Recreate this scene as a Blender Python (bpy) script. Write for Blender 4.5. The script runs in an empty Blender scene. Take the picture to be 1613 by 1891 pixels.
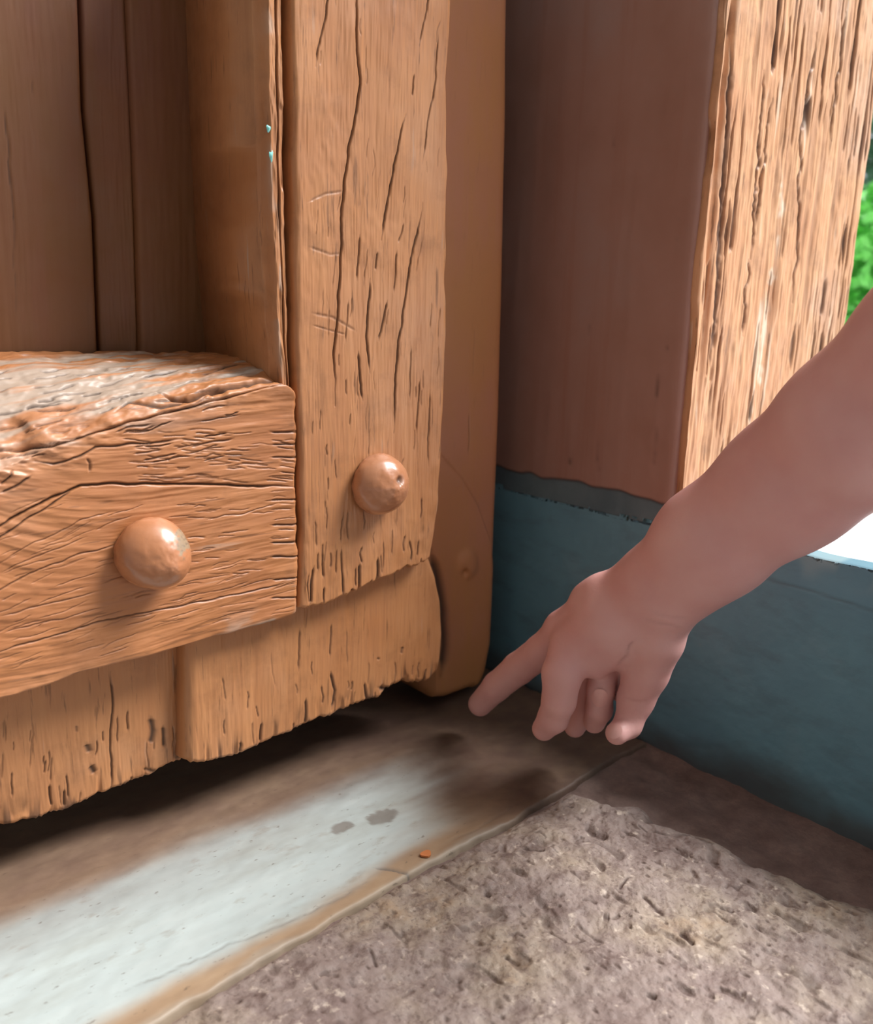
import bpy, math
import numpy as np
from mathutils import Matrix, Vector

S = bpy.context.scene
C = S.collection
rng = np.random.default_rng(7)

# ------------------------------------------------------------------ camera
# World: X runs along the door leaf (away to the right), Y runs into the leaf,
# Z is up, the floor is z = 0.
F, CX, CY = 1600.0, 806.5, 945.5
EYE = np.array([0.0, 0.0, 0.34])
_y, _p, _r = math.radians(41), math.radians(12.9), math.radians(1.7)
FW = np.array([math.sin(_y) * math.cos(_p), math.cos(_y) * math.cos(_p), -math.sin(_p)])
_r0 = np.cross(FW, [0, 0, 1.0]); _r0 /= np.linalg.norm(_r0)
_u0 = np.cross(_r0, FW)
RT = _r0 * math.cos(_r) + _u0 * math.sin(_r)
UP = _u0 * math.cos(_r) - _r0 * math.sin(_r)
cam = bpy.data.cameras.new('camera')
cam.sensor_fit = 'HORIZONTAL'; cam.sensor_width = 36.0
cam.lens = 36.0 * F / 1613.0
cam.clip_start = 0.01; cam.clip_end = 200
cam.dof.use_dof = True; cam.dof.focus_distance = 0.55; cam.dof.aperture_fstop = 9.0
cam_ob = bpy.data.objects.new('camera', cam); C.objects.link(cam_ob)
cam_ob.matrix_world = Matrix(((RT[0], UP[0], -FW[0], EYE[0]), (RT[1], UP[1], -FW[1], EYE[1]),
                              (RT[2], UP[2], -FW[2], EYE[2]), (0, 0, 0, 1)))
S.camera = cam_ob

# ------------------------------------------------------------------ light
W = bpy.data.worlds.new('world'); S.world = W; W.use_nodes = True
nt = W.node_tree; nt.nodes.clear()
wo = nt.nodes.new('ShaderNodeOutputWorld'); bg = nt.nodes.new('ShaderNodeBackground')
bg.inputs[0].default_value = (0.80, 0.90, 1.0, 1); bg.inputs[1].default_value = 0.70
nt.links.new(bg.outputs[0], wo.inputs[0])
SUN_DIR = Vector((1.32, -0.86, 1.85))
sun = bpy.data.lights.new('sun', 'SUN'); sun.energy = 6.6; sun.angle = math.radians(26)
sun.color = (1.0, 0.985, 0.975)
sun_ob = bpy.data.objects.new('sun', sun); C.objects.link(sun_ob)
sun_ob.location = (3, -3, 4)
sun_ob.rotation_euler = SUN_DIR.to_track_quat('Z', 'Y').to_euler()
S.view_settings.view_transform = 'Standard'; S.view_settings.look = 'None'
S.view_settings.gamma = 1.0; S.view_settings.use_curve_mapping = False
S.view_settings.exposure = 0.0

# ------------------------------------------------------------------ helpers
def ray(px, py):
    px = np.asarray(px, float); py = np.asarray(py, float)
    return FW + np.multiply.outer((px - CX) / F, RT) - np.multiply.outer((py - CY) / F, UP)

def on(px, py, axis, val):
    """World point of a picture point that lies on the plane axis = val."""
    d = ray(px, py)
    t = (val - EYE[axis]) / d[..., axis]
    return EYE + d * t[..., None]

def at(px, py, dep):
    return EYE + ray(px, py) * np.asarray(dep)[..., None]

def proj(P):
    v = P - EYE
    z = v @ FW
    return CX + F * (v @ RT) / z, CY - F * (v @ UP) / z

def _h(i, j, k, s):
    n = (i.astype(np.int64) * 73856093) ^ (j.astype(np.int64) * 19349663) ^ (k.astype(np.int64) * 83492791) ^ (s * 2654435)
    n = (n ^ (n >> 13)) * 1274126177
    n &= 0x7fffffff
    n = (n ^ (n >> 15)) & 0xffffff
    return n / float(0xffffff)

def vnoise(x, y, z=0.0, seed=0):
    x, y, z = np.broadcast_arrays(np.asarray(x, float), np.asarray(y, float), np.asarray(z, float))
    xi, yi, zi = np.floor(x), np.floor(y), np.floor(z)
    fx, fy, fz = x - xi, y - yi, z - zi
    fx, fy, fz = [a * a * (3 - 2 * a) for a in (fx, fy, fz)]
    r = 0
    for a in (0, 1):
        for b in (0, 1):
            for c in (0, 1):
                w = (fx if a else 1 - fx) * (fy if b else 1 - fy) * (fz if c else 1 - fz)
                r = r + w * _h(xi + a, yi + b, zi + c, seed)
    return r * 2 - 1

def fbm(x, y, z=0.0, seed=0, oct=4):
    r, a, f = 0, 1.0, 1.0
    for o in range(oct):
        r = r + a * vnoise(np.asarray(x) * f, np.asarray(y) * f, np.asarray(z) * f, seed + o * 17)
        a *= 0.5; f *= 2.03
    return r

def sm(a, b, x):
    t = np.clip((x - a) / (b - a), 0, 1)
    return t * t * (3 - 2 * t)

def seg_dist(px, py, line):
    """distance to a polyline and the position along it (0..1)"""
    L = np.asarray(line, float)
    seg = np.hypot(*(L[1:] - L[:-1]).T); cum = np.concatenate([[0], np.cumsum(seg)])
    best = np.full(px.shape, 1e9); pos = np.zeros(px.shape)
    for i in range(len(L) - 1):
        ax, ay = L[i]; dx, dy = L[i + 1] - L[i]
        t = np.clip(((px - ax) * dx + (py - ay) * dy) / (dx * dx + dy * dy + 1e-9), 0, 1)
        d = np.hypot(px - ax - t * dx, py - ay - t * dy)
        m = d < best
        best = np.where(m, d, best); pos = np.where(m, (cum[i] + t * seg[i]) / cum[-1], pos)
    return best, pos

def carve(P, cracks, jit=2.0):
    """depth (m) and dirt (0..1) of traced cracks for surface points P; crack = (line, half width in px, depth in m)"""
    sh = P.shape[:-1]
    px, py = proj(P.reshape(-1, 3))
    wob = (vnoise(px / 30, py / 30, 0, 91) * 1.3 + 0.35 * vnoise(px / 9, py / 9, 0, 92)) * jit
    dep = np.zeros(px.shape); dirt = np.zeros(px.shape)
    for line, w, dd in cracks:
        L = np.asarray(line, float); m = 6 + 3 * w
        s = ((px > L[:, 0].min() - m) & (px < L[:, 0].max() + m) & (py > L[:, 1].min() - m) & (py < L[:, 1].max() + m))
        if not s.any():
            continue
        d, t = seg_dist(px[s] + wob[s], py[s] + wob[s] * 0.5, L)
        taper = np.clip(np.minimum(t, 1 - t) * 8, 0.25, 1)
        w = w * 0.72; dd_ = dd * 0.7
        g = np.exp(-(d / (w * (0.45 + 0.55 * taper))) ** 2) * taper
        dep[s] = np.maximum(dep[s], g * dd_); dirt[s] = np.maximum(dirt[s], g * min(0.9, dd / 0.0020))
    return dep.reshape(sh), dirt.reshape(sh)

def mesh_obj(name, V, Fc, mat, parent=None, attrs=None, smooth=True):
    me = bpy.data.meshes.new(name)
    V = np.asarray(V, np.float32)
    if isinstance(Fc, np.ndarray):
        n, k = Fc.shape
        me.vertices.add(len(V)); me.vertices.foreach_set('co', V.ravel())
        me.loops.add(n * k); me.loops.foreach_set('vertex_index', Fc.astype(np.int32).ravel())
        me.polygons.add(n)
        me.polygons.foreach_set('loop_start', np.arange(0, n * k, k, dtype=np.int32))
        me.polygons.foreach_set('loop_total', np.full(n, k, np.int32))
        me.update(calc_edges=True)
    else:
        me.from_pydata([tuple(map(float, v)) for v in V], [], Fc)
    if smooth:
        me.polygons.foreach_set('use_smooth', np.ones(len(me.polygons), bool))
    for k, a in (attrs or {}).items():
        at_ = me.attributes.new(k, 'FLOAT', 'POINT')
        at_.data.foreach_set('value', np.asarray(a, np.float32).ravel())
    me.materials.append(mat); me.validate()
    o = bpy.data.objects.new(name, me); C.objects.link(o)
    if parent is not None:
        o.parent = parent
    return o

def grid_faces(n, m, flip=False, off=0):
    i, j = np.meshgrid(np.arange(n - 1), np.arange(m - 1), indexing='ij')
    a = (i * m + j).ravel() + off
    q = np.stack([a, a + 1, a + m + 1, a + m], 1)
    return q[:, ::-1] if flip else q

def grid_obj(name, P, mat, parent=None, back=None, attrs=None, flip=False):
    """P (n, m, 3) surface; back = vector that pushes a skirt round the border and closes it behind"""
    n, m, _ = P.shape
    attrs = attrs or {}
    if back is None:
        return mesh_obj(name, P.reshape(-1, 3), grid_faces(n, m, flip), mat, parent, attrs)
    V = P.reshape(-1, 3); q = grid_faces(n, m, flip)
    idx = np.arange(n * m).reshape(n, m)
    ring = np.concatenate([idx[0, :-1], idx[:-1, -1], idx[-1, :0:-1], idx[:0:-1, 0]])
    back = np.asarray(back, float)
    R2 = V[ring] + back
    # keep the back flat
    ax = int(np.argmax(np.abs(back)))
    R2[:, ax] = np.median(V[ring][:, ax]) + back[ax]
    base = len(V); k = len(ring); r2 = np.arange(k) + base
    side = np.stack([ring, r2, np.roll(r2, -1), np.roll(ring, -1)], 1)
    if flip:
        side = side[:, ::-1]
    c = base + k
    V2 = np.concatenate([V, R2, R2.mean(0)[None]])
    cap = np.stack([r2, np.full(k, c), np.roll(r2, -1), np.roll(r2, -1)], 1)[:, :3]
    if flip:
        cap = cap[:, ::-1]
    A2 = {}
    for kk, a in attrs.items():
        a = np.asarray(a).ravel(); A2[kk] = np.concatenate([a, a[ring], [0]])
    q = np.concatenate([q, side])
    cap4 = np.stack([cap[:, 0], cap[:, 1], cap[:, 2], cap[:, 2]], 1)
    # mixed faces: split the quads' list into loops by hand
    me = bpy.data.meshes.new(name)
    nq, nt_ = len(q), len(cap)
    me.vertices.add(len(V2)); me.vertices.foreach_set('co', V2.astype(np.float32).ravel())
    me.loops.add(nq * 4 + nt_ * 3)
    me.loops.foreach_set('vertex_index', np.concatenate([q.ravel(), cap.ravel()]).astype(np.int32))
    me.polygons.add(nq + nt_)
    ls = np.concatenate([np.arange(nq) * 4, nq * 4 + np.arange(nt_) * 3]).astype(np.int32)
    me.polygons.foreach_set('loop_start', ls)
    me.polygons.foreach_set('loop_total', np.concatenate([np.full(nq, 4), np.full(nt_, 3)]).astype(np.int32))
    me.update(calc_edges=True)
    me.polygons.foreach_set('use_smooth', np.ones(nq + nt_, bool))
    for kk, a in A2.items():
        t = me.attributes.new(kk, 'FLOAT', 'POINT'); t.data.foreach_set('value', a.astype(np.float32))
    me.materials.append(mat); me.validate()
    o = bpy.data.objects.new(name, me); C.objects.link(o)
    if parent is not None:
        o.parent = parent
    return o

def curve(points, axes, t):
    """resample a polyline of world points to the parameters t (0..1, by chord length)"""
    p = np.asarray(points)[:, axes]
    L = np.concatenate([[0], np.cumsum(np.linalg.norm(p[1:] - p[:-1], axis=1))]); L /= L[-1]
    return np.stack([np.interp(t, L, p[:, k]) for k in range(len(axes))], -1)

def coons(T, B, L, R, ns, nt_, axes, axis, val, tw=None, sw=None):
    s = np.linspace(0, 1, ns) if sw is None else sw
    t = np.linspace(0, 1, nt_) if tw is None else tw
    Tc, Bc = curve(T, axes, s), curve(B, axes, s)
    Lc, Rc = curve(L, axes, t), curve(R, axes, t)
    s_, t_ = s[:, None, None], t[None, :, None]
    c = ((1 - t_) * Tc[:, None] + t_ * Bc[:, None] + (1 - s_) * Lc[None] + s_ * Rc[None]
         - ((1 - s_) * (1 - t_) * Tc[0] + s_ * (1 - t_) * Tc[-1] + (1 - s_) * t_ * Bc[0] + s_ * t_ * Bc[-1]))
    P = np.full(c.shape[:2] + (3,), float(val))
    for k, a in enumerate(axes):
        P[..., a] = c[..., k]
    w = np.linalg.norm(c[-1] - c[0], axis=-1)[None, :]; h = np.linalg.norm(c[:, -1] - c[:, 0], axis=-1)[:, None]
    ed = dict(l=s[:, None] * w, r=(1 - s[:, None]) * w, t=t[None] * h, b=(1 - t[None]) * h)
    return P, ed

def rnd(d, r):
    """set-back of a rounded edge of radius r at distance d from the border"""
    x = np.clip(d, 0, r)
    return r - np.sqrt(np.maximum(r * r - (r - x) ** 2, 0))

def pts(lst, axis, val):
    return [on(a, b, axis, val) for a, b in lst]

def empty(name, loc=(0, 0, 0)):
    o = bpy.data.objects.new(name, None); C.objects.link(o); o.location = loc
    o.empty_display_size = 0.05
    return o

def tag(o, label=None, cat=None, kind=None, group=None):
    for k, v in (('label', label), ('category', cat), ('kind', kind), ('group', group)):
        if v: o[k] = v
    return o

# ------------------------------------------------------------------ materials
def lin(r, g, b):
    f = lambda c: (c / 255) / 12.92 if c / 255 <= 0.04045 else ((c / 255 + 0.055) / 1.055) ** 2.4
    return (f(r), f(g), f(b), 1)

class M:
    def __init__(s, name):
        s.m = bpy.data.materials.new(name); s.m.use_nodes = True
        s.t = s.m.node_tree; s.t.nodes.clear()
        s.o = s.n('ShaderNodeOutputMaterial'); s.b = s.n('ShaderNodeBsdfPrincipled')
        s.l(s.b.outputs[0], s.o.inputs[0])
        s.co = s.n('ShaderNodeTexCoord').outputs['Object']
    def n(s, k): return s.t.nodes.new(k)
    def l(s, a, b): s.t.links.new(a, b)
    def noise(s, scale, vec=(1, 1, 1), detail=5, rough=0.6, dist=0.0):
        mp = s.n('ShaderNodeMapping'); mp.inputs['Scale'].default_value = vec
        s.l(s.co, mp.inputs[0])
        n = s.n('ShaderNodeTexNoise'); n.inputs['Scale'].default_value = scale
        n.inputs['Detail'].default_value = detail; n.inputs['Roughness'].default_value = rough
        n.inputs['Distortion'].default_value = dist
        s.l(mp.outputs[0], n.inputs['Vector']); return n.outputs['Fac']
    def ramp(s, fac, stops, interp='LINEAR'):
        r = s.n('ShaderNodeValToRGB'); r.color_ramp.interpolation = interp
        e = r.color_ramp.elements
        while len(e) < len(stops): e.new(0.5)
        for i, (p, c) in enumerate(stops):
            e[i].position = p; e[i].color = c if not isinstance(c, (int, float)) else (c, c, c, 1)
        s.l(fac, r.inputs[0]); return r.outputs[0]
    def mix(s, f, a, b, mode='MIX'):
        x = s.n('ShaderNodeMix'); x.data_type = 'RGBA'; x.blend_type = mode
        for v, i in ((f, 0), (a, 6), (b, 7)):
            if isinstance(v, (int, float)): x.inputs[i].default_value = v
            elif isinstance(v, tuple): x.inputs[i].default_value = v
            else: s.l(v, x.inputs[i])
        return x.outputs[2]
    def math(s, op, a, b=0.0):
        x = s.n('ShaderNodeMath'); x.operation = op
        for v, i in ((a, 0), (b, 1)):
            if isinstance(v, (int, float)): x.inputs[i].default_value = v
            else: s.l(v, x.inputs[i])
        return x.outputs[0]
    def attr(s, name):
        a = s.n('ShaderNodeAttribute'); a.attribute_name = name; return a.outputs['Fac']
    def bump(s, h, dist=0.001, strength=1.0, prev=None):
        b = s.n('ShaderNodeBump'); b.inputs['Distance'].default_value = dist
        b.inputs['Strength'].default_value = strength; s.l(h, b.inputs['Height'])
        if prev is not None: s.l(prev, b.inputs['Normal'])
        return b.outputs[0]
    def done(s, col, rough=0.5, normal=None, coat=0.0, **kw):
        for v, k in ((col, 'Base Color'), (rough, 'Roughness')):
            if isinstance(v, (int, float, tuple)): s.b.inputs[k].default_value = v
            else: s.l(v, s.b.inputs[k])
        if normal is not None: s.l(normal, s.b.inputs['Normal'])
        s.b.inputs['Coat Weight'].default_value = coat; s.b.inputs['Coat Roughness'].default_value = 0.25
        for k, v in kw.items(): s.b.inputs[k].default_value = v
        return s.m

def paint(name, c1, c2, c3, vec, dirtc=(0.035, 0.018, 0.012, 1), wearc=(0.42, 0.33, 0.26, 1), bump=0.0005, rough=0.42, coat=0.1, fine=1.0):
    m = M(name)
    big = m.noise(9, (1, 1, 1), 4, 0.55)
    gr = m.noise(60, vec, 6, 0.65, 0.4)
    col = m.ramp(big, [(0.3, c1), (0.52, c2), (0.72, c3)])
    col = m.mix(m.ramp(gr, [(0.38, 0.55), (0.55, 0.0)]), col, c1)
    sp = m.noise(160, vec, 3, 0.5)
    col = m.mix(m.ramp(sp, [(0.68, 0.0), (0.76, 0.45 * fine)]), col, wearc)
    grime = m.noise(34, (1, 1, 1), 6, 0.65)
    col = m.mix(m.ramp(grime, [(0.52, 0.0), (0.72, 0.42 * fine)]), col, tuple(0.55 * v for v in c1[:3]) + (1,))
    pore = m.noise(330, vec, 3, 0.6)
    col = m.mix(m.ramp(pore, [(0.30, 0.55 * fine), (0.38, 0.0)]), col, tuple(0.3 * v for v in c1[:3]) + (1,))
    col = m.mix(m.attr('wear'), col, wearc)
    col = m.mix(m.math('MINIMUM', m.attr('dirt'), 0.96), col, dirtc)
    nm = m.bump(gr, bump * 1.1, 0.7)
    nm = m.bump(m.noise(240, vec, 4, 0.6, 0.6), bump * 0.7, 0.6, nm)
    rg = m.ramp(m.noise(30, (1, 1, 1), 4), [(0.3, rough - 0.08), (0.7, rough + 0.16)])
    rg = m.mix(m.attr('dirt'), rg, (0.9, 0.9, 0.9, 1))
    return m.done(col, rg, nm, coat)

OC1, OC2, OC3 = lin(172, 114, 72), lin(188, 130, 84), lin(192, 140, 102)
m_vert = paint('ochre_paint_vertical_grain', OC1, OC2, OC3, (1, 1, 0.09))
m_horz = paint('ochre_paint_level_grain', lin(170, 108, 66), lin(184, 122, 76), lin(190, 134, 96), (0.09, 1, 1), bump=0.0007)
m_smooth = paint('ochre_paint_smooth', lin(184, 126, 74), lin(184, 124, 82), lin(184, 124, 94), (1, 1, 0.12), bump=0.00012, fine=0.2, rough=0.5)
m_panel = paint('recess_shade_paint', lin(114, 72, 34), lin(116, 70, 40), lin(110, 66, 46), (1, 1, 0.06), bump=0.0002, fine=0.1, rough=0.6, coat=0)  # ochre darkened so its colour carries the shade of the recess
m_jamb = paint('brown_paint_reveal', lin(168, 104, 80), lin(176, 110, 84), lin(180, 118, 98), (1, 1, 0.05), bump=0.00015, fine=0.1, rough=0.6, coat=0)
m_post = paint('ochre_paint_weathered_post', lin(202, 144, 102), lin(214, 162, 118), lin(220, 176, 146), (1, 1, 0.07),
               wearc=lin(228, 204, 178), dirtc=lin(66, 42, 36), bump=0.0009, rough=0.45, fine=1.3)
m_stud = paint('ochre_paint_gloss_stud', lin(176, 116, 78), lin(184, 126, 90), lin(190, 138, 108), (1, 1, 1), bump=0.00018, rough=0.24, coat=0.4, fine=0.3,
               wearc=lin(150, 132, 108))

def make_blue():
    m = M('blue_grey_dado_paint')
    a = m.noise(7, (1, 1, 1), 5, 0.6); b = m.noise(60, (1, 0.35, 1), 5, 0.65)
    col = m.ramp(a, [(0.3, lin(96, 138, 156)), (0.55, lin(104, 150, 166)), (0.75, lin(122, 156, 170))])
    col = m.mix(m.ramp(b, [(0.3, 0.35), (0.5, 0.0)]), col, lin(84, 104, 112))
    col = m.mix(m.ramp(m.noise(90, (1, 1, 1), 3), [(0.7, 0.0), (0.78, 0.35)]), col, lin(120, 150, 158))
    col = m.mix(m.attr('wear'), col, lin(150, 176, 180))
    col = m.mix(m.attr('dirt'), col, lin(74, 62, 54))
    nm = m.bump(b, 0.0005, 0.6); nm = m.bump(m.noise(300, (1, 1, 1), 3), 0.0002, 0.6, nm)
    return m.done(col, 0.6, nm)
m_blue = make_blue()

def make_threshold():
    m = M('worn_painted_stone')
    a = m.noise(14, (0.3, 1, 1), 6, 0.6); b = m.noise(110, (0.45, 1, 1), 6, 0.65)
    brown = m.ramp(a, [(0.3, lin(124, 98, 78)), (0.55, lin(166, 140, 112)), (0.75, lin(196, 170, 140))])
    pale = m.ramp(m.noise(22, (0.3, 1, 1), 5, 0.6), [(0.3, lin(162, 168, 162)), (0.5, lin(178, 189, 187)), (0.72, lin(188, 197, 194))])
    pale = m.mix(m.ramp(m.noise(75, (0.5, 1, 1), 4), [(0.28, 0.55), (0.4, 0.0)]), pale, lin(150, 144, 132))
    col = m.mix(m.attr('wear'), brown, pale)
    col = m.mix(m.ramp(m.noise(260, (0.5, 1, 1), 3), [(0.27, 0.6), (0.35, 0.0)]), col, lin(96, 84, 72))
    col = m.mix(m.attr('dirt'), col, lin(112, 104, 96))
    col = m.mix(m.math('MULTIPLY', m.attr('soil_shade'), m.ramp(m.noise(40, (1, 1, 1), 5), [(0.2, 0.65), (0.7, 1.0)])), col, lin(92, 70, 60))
    nm = m.bump(b, 0.0004, 0.5)
    return m.done(col, 0.55, nm)
m_thresh = make_threshold()

def make_rock():
    m = M('rough_flagstone')
    a = m.noise(12, (1, 1, 1), 6, 0.6); b = m.noise(70, (1, 1, 1), 6, 0.7); c = m.noise(300, (1, 1, 1), 4, 0.6)
    col = m.ramp(a, [(0.3, lin(128, 110, 104)), (0.46, lin(146, 130, 122)), (0.6, lin(156, 140, 124)), (0.72, lin(166, 138, 108))])
    col = m.mix(m.ramp(b, [(0.34, 0.75), (0.5, 0.0)]), col, lin(100, 80, 74))
    col = m.mix(m.ramp(m.noise(150, (1, 1, 1), 4), [(0.6, 0.0), (0.72, 0.7)]), col, lin(204, 188, 172))
    col = m.mix(m.ramp(c, [(0.32, 0.6), (0.44, 0.0)]), col, lin(92, 74, 66))
    col = m.mix(m.attr('dirt'), col, lin(66, 46, 38))
    nm = m.bump(b, 0.0016, 0.8); nm = m.bump(c, 0.0006, 0.8, nm)
    return m.done(col, 0.72, nm)
m_rock = make_rock()

def make_bed():
    m = M('dark_floor_bed')
    b = m.noise(50, (1, 1, 1), 6, 0.7); c = m.noise(240, (1, 1, 1), 4, 0.6)
    col = m.ramp(b, [(0.3, lin(104, 84, 76)), (0.55, lin(128, 106, 98)), (0.75, lin(148, 126, 114))])
    col = m.mix(m.ramp(c, [(0.64, 0.0), (0.74, 0.5)]), col, lin(150, 132, 118))
    return m.done(col, 0.85, m.bump(c, 0.0007, 0.8, m.bump(b, 0.002, 0.8)))
m_bed = make_bed()

def simple(name, c, rough=0.6, **kw):
    m = M(name)
    n = m.noise(25, (1, 1, 1), 4)
    k = tuple(min(1, v * 1.12) for v in c[:3]) + (1,)
    d = tuple(v * 0.85 for v in c[:3]) + (1,)
    return m.done(m.ramp(n, [(0.3, d), (0.7, k)]), rough, None, **kw)
m_ground = simple('sunlit_limewashed_ground', (0.93, 0.93, 0.91, 1), 0.8)
m_leaf = simple('green_leaf', (0.22, 0.75, 0.14, 1), 0.4)
m_leaf_dark = simple('dark_green_leaf', (0.10, 0.22, 0.12, 1), 0.5)
m_bark = simple('bark', (0.12, 0.08, 0.05, 1), 0.9)
m_chip = simple('orange_paint_chip', lin(196, 120, 70), 0.6)

def make_skin():
    m = M('skin')
    a = m.noise(28, (1, 1, 1), 4, 0.5); b = m.noise(420, (1, 1, 1), 3, 0.5)
    col = m.ramp(a, [(0.3, lin(212, 156, 150)), (0.55, lin(218, 166, 160)), (0.75, lin(222, 174, 168))])
    col = m.mix(m.attr('dirt'), col, lin(130, 66, 56))
    nm = m.bump(b, 0.00018, 0.6)
    return m.done(col, 0.5, nm, **{'Subsurface Weight': 0.15, 'Subsurface Scale': 0.01, 'Subsurface Radius': (1.0, 0.35, 0.2)})
m_skin = make_skin()
m_nail = simple('fingernail', lin(226, 172, 164), 0.3)

# ------------------------------------------------------------------ floor
YB = 0.572           # plane X of the plinth and the reveal
floor = empty('floor')
tag(floor, 'old stone doorway floor, a smooth pale threshold beside a rough flagstone', 'floor', 'structure')
# darker rough base under the slabs
xs = np.linspace(-0.7, 0.62, 260); ys = np.linspace(-0.25, 1.05, 260)
Xg, Yg = np.meshgrid(xs, ys, indexing='ij')
Z = -0.005 + 0.0022 * fbm(Xg * 45, Yg * 45, 0, 3, 4)
grid_obj('floor_bed', np.stack([Xg, Yg, Z], -1), m_bed, floor, back=(0, 0, -0.05), flip=True)
# threshold slab: front edge traced, runs along X under the door
fe = pts([(180, 1950), (290, 1888), (420, 1808), (560, 1728), (700, 1645), (820, 1580), (950, 1512), (1050, 1452), (1110, 1412)], 2, 0.0)
yf = np.mean([p[1] for p in fe]);
fx = np.array([p[0] for p in fe]); fy = np.array([p[1] for p in fe])
nX, nY = 700, 330
sx = np.linspace(-0.6, 0.565, nX)
front = np.interp(sx, fx, fy) + 0.0010 * fbm(sx * 60, 0, 0, 5)
t = np.linspace(0, 1, nY) ** 1.15
Xg = np.repeat(sx[:, None], nY, 1); Yg = front[:, None] + (1.0 - front[:, None]) * t[None]
d = Yg - front[:, None]
P = np.stack([Xg, Yg, np.zeros_like(Xg)], -1)
px, py = proj(P.reshape(-1, 3)); px = px.reshape(Xg.shape); py = py.reshape(Xg.shape)
crk, dirt = carve(P, [([(690, 1602), (725, 1606), (750, 1612), (768, 1622)], 3, 0.002),
                      ([(210, 1838), (330, 1788), (440, 1738), (560, 1690), (640, 1655), (705, 1610)], 2.5, 0.001),
                      ([(820, 1560), (900, 1520), (985, 1470)], 2.0, 0.0007)], 3)
P[..., 2] = -rnd(d, 0.0022) + 0.0004 * fbm(Xg * 60, Yg * 120, 0, 8) - crk
b0 = on(0, 1735, 2, 0)[1]; b1 = on(820, 1385, 2, 0)[1]
l0 = on(300, 1835, 2, 0)[1]; l1 = on(560, 1690, 2, 0)[1]
nz = fbm(Xg * 9, Yg * 35, 0, 21); edge_ = 0.2 * (1 - sm(0.001, 0.006, Yg - front[:, None] + 0.003 * vnoise(Xg * 30, 0, 0, 22)))
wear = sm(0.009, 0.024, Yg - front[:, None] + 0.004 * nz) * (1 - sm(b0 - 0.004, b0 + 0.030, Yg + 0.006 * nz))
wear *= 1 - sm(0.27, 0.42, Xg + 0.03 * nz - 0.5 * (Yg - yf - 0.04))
wear = np.maximum(wear, edge_)
for (bx, by, r1, r2) in ((632, 1529, 24, 10), (705, 1510, 30, 14)):
    q = ((px - bx) / r1) ** 2 + ((py - by + (px - bx) * 0.25) / r2) ** 2 + 0.35 * vnoise(px / 7, py / 7, 0, 4)
    dirt = np.maximum(dirt, 0.75 * (1 - sm(0.7, 1.15, q)))
soil_shade = np.maximum(sm(0.30, 0.42, Xg + 0.5 * (Yg - 0.45) + 0.02 * nz), sm(0.40, 0.50, Yg + 0.01 * nz) * 0.85)  # shade of door and arm painted in as brown, with some dirt
grid_obj('threshold_slab', P, m_thresh, floor, back=(0, 0, -0.03), flip=True, attrs={'wear': wear, 'dirt': dirt, 'soil_shade': soil_shade})
# rough flagstone
T = pts([(1085, 1474), (1135, 1486), (1185, 1480)], 2, 0)
L = pts([(1085, 1474), (1050, 1462), (950, 1518), (820, 1587), (700, 1652), (560, 1734), (420, 1814), (290, 1893), (60, 2040)], 2, 0)
R = pts([(1185, 1480), (1215, 1510), (1262, 1528), (1320, 1538), (1400, 1590), (1470, 1608), (1540, 1645), (1613, 1668), (1800, 1760), (2050, 1880)], 2, 0)
B = [L[-1], np.array([0.1, -0.02, 0]), R[-1]]
P, ed = coons(T, B, L, R, 560, 560, (0, 1), 2, 0.0, tw=np.linspace(0, 1, 560) ** 0.9)
X_, Y_ = P[..., 0], P[..., 1]
dd = np.minimum(np.minimum(ed['l'], ed['r']), ed['t'])
rel = 0.0016 * fbm(X_ * 30, Y_ * 30, 0, 30, 4) + 0.0010 * fbm(X_ * 120, Y_ * 120, 0, 31, 3)
pit = vnoise(X_ * 130 + 2 * vnoise(X_ * 30, Y_ * 30, 0, 6), Y_ * 75, 0, 41)
pit2 = vnoise(X_ * 310, Y_ * 190, 0, 42)
pm = sm(0.35, 0.95, pit) * sm(-0.2, 0.4, vnoise(X_ * 14, Y_ * 14, 0, 43)); pm2 = sm(0.62, 0.88, pit2)
crk, dirt = carve(P, [([(1080, 1525), (1095, 1540), (1125, 1552)], 9, 0.005), ([(965, 1572), (1010, 1580)], 5, 0.003),
                      ([(1250, 1720), (1275, 1742), (1285, 1750)], 7, 0.004), ([(1110, 1695), (1124, 1700)], 9, 0.003),
                      ([(1380, 1508), (1420, 1512)], 5, 0.003), ([(1190, 1840), (1215, 1850)], 4, 0.003),
                      ([(1325, 1680), (1355, 1690)], 4, 0.003), ([(1190, 1660), (1230, 1700)], 4, 0.002),
                      ([(890, 1650), (905, 1655)], 4, 0.003), ([(930, 1775), (960, 1790)], 4, 0.003),
                      ([(680, 1760), (695, 1790)], 4, 0.003), ([(1160, 1625), (1140, 1650)], 4, 0.002)], 5)
P[..., 2] = 0.003 * sm(0, 0.02, dd) - rnd(np.minimum(ed['r'], ed['t']), 0.010) - rnd(ed['l'], 0.004) + rel - 0.0016 * pm - 0.0007 * pm2 - 0.7 * crk - 0.0005
dirt = np.maximum(dirt, np.maximum(0.6 * pm, 0.55 * pm2))
grid_obj('flagstone', P, m_rock, floor, back=(0, 0, -0.04), flip=True, attrs={'dirt': dirt})

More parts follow.
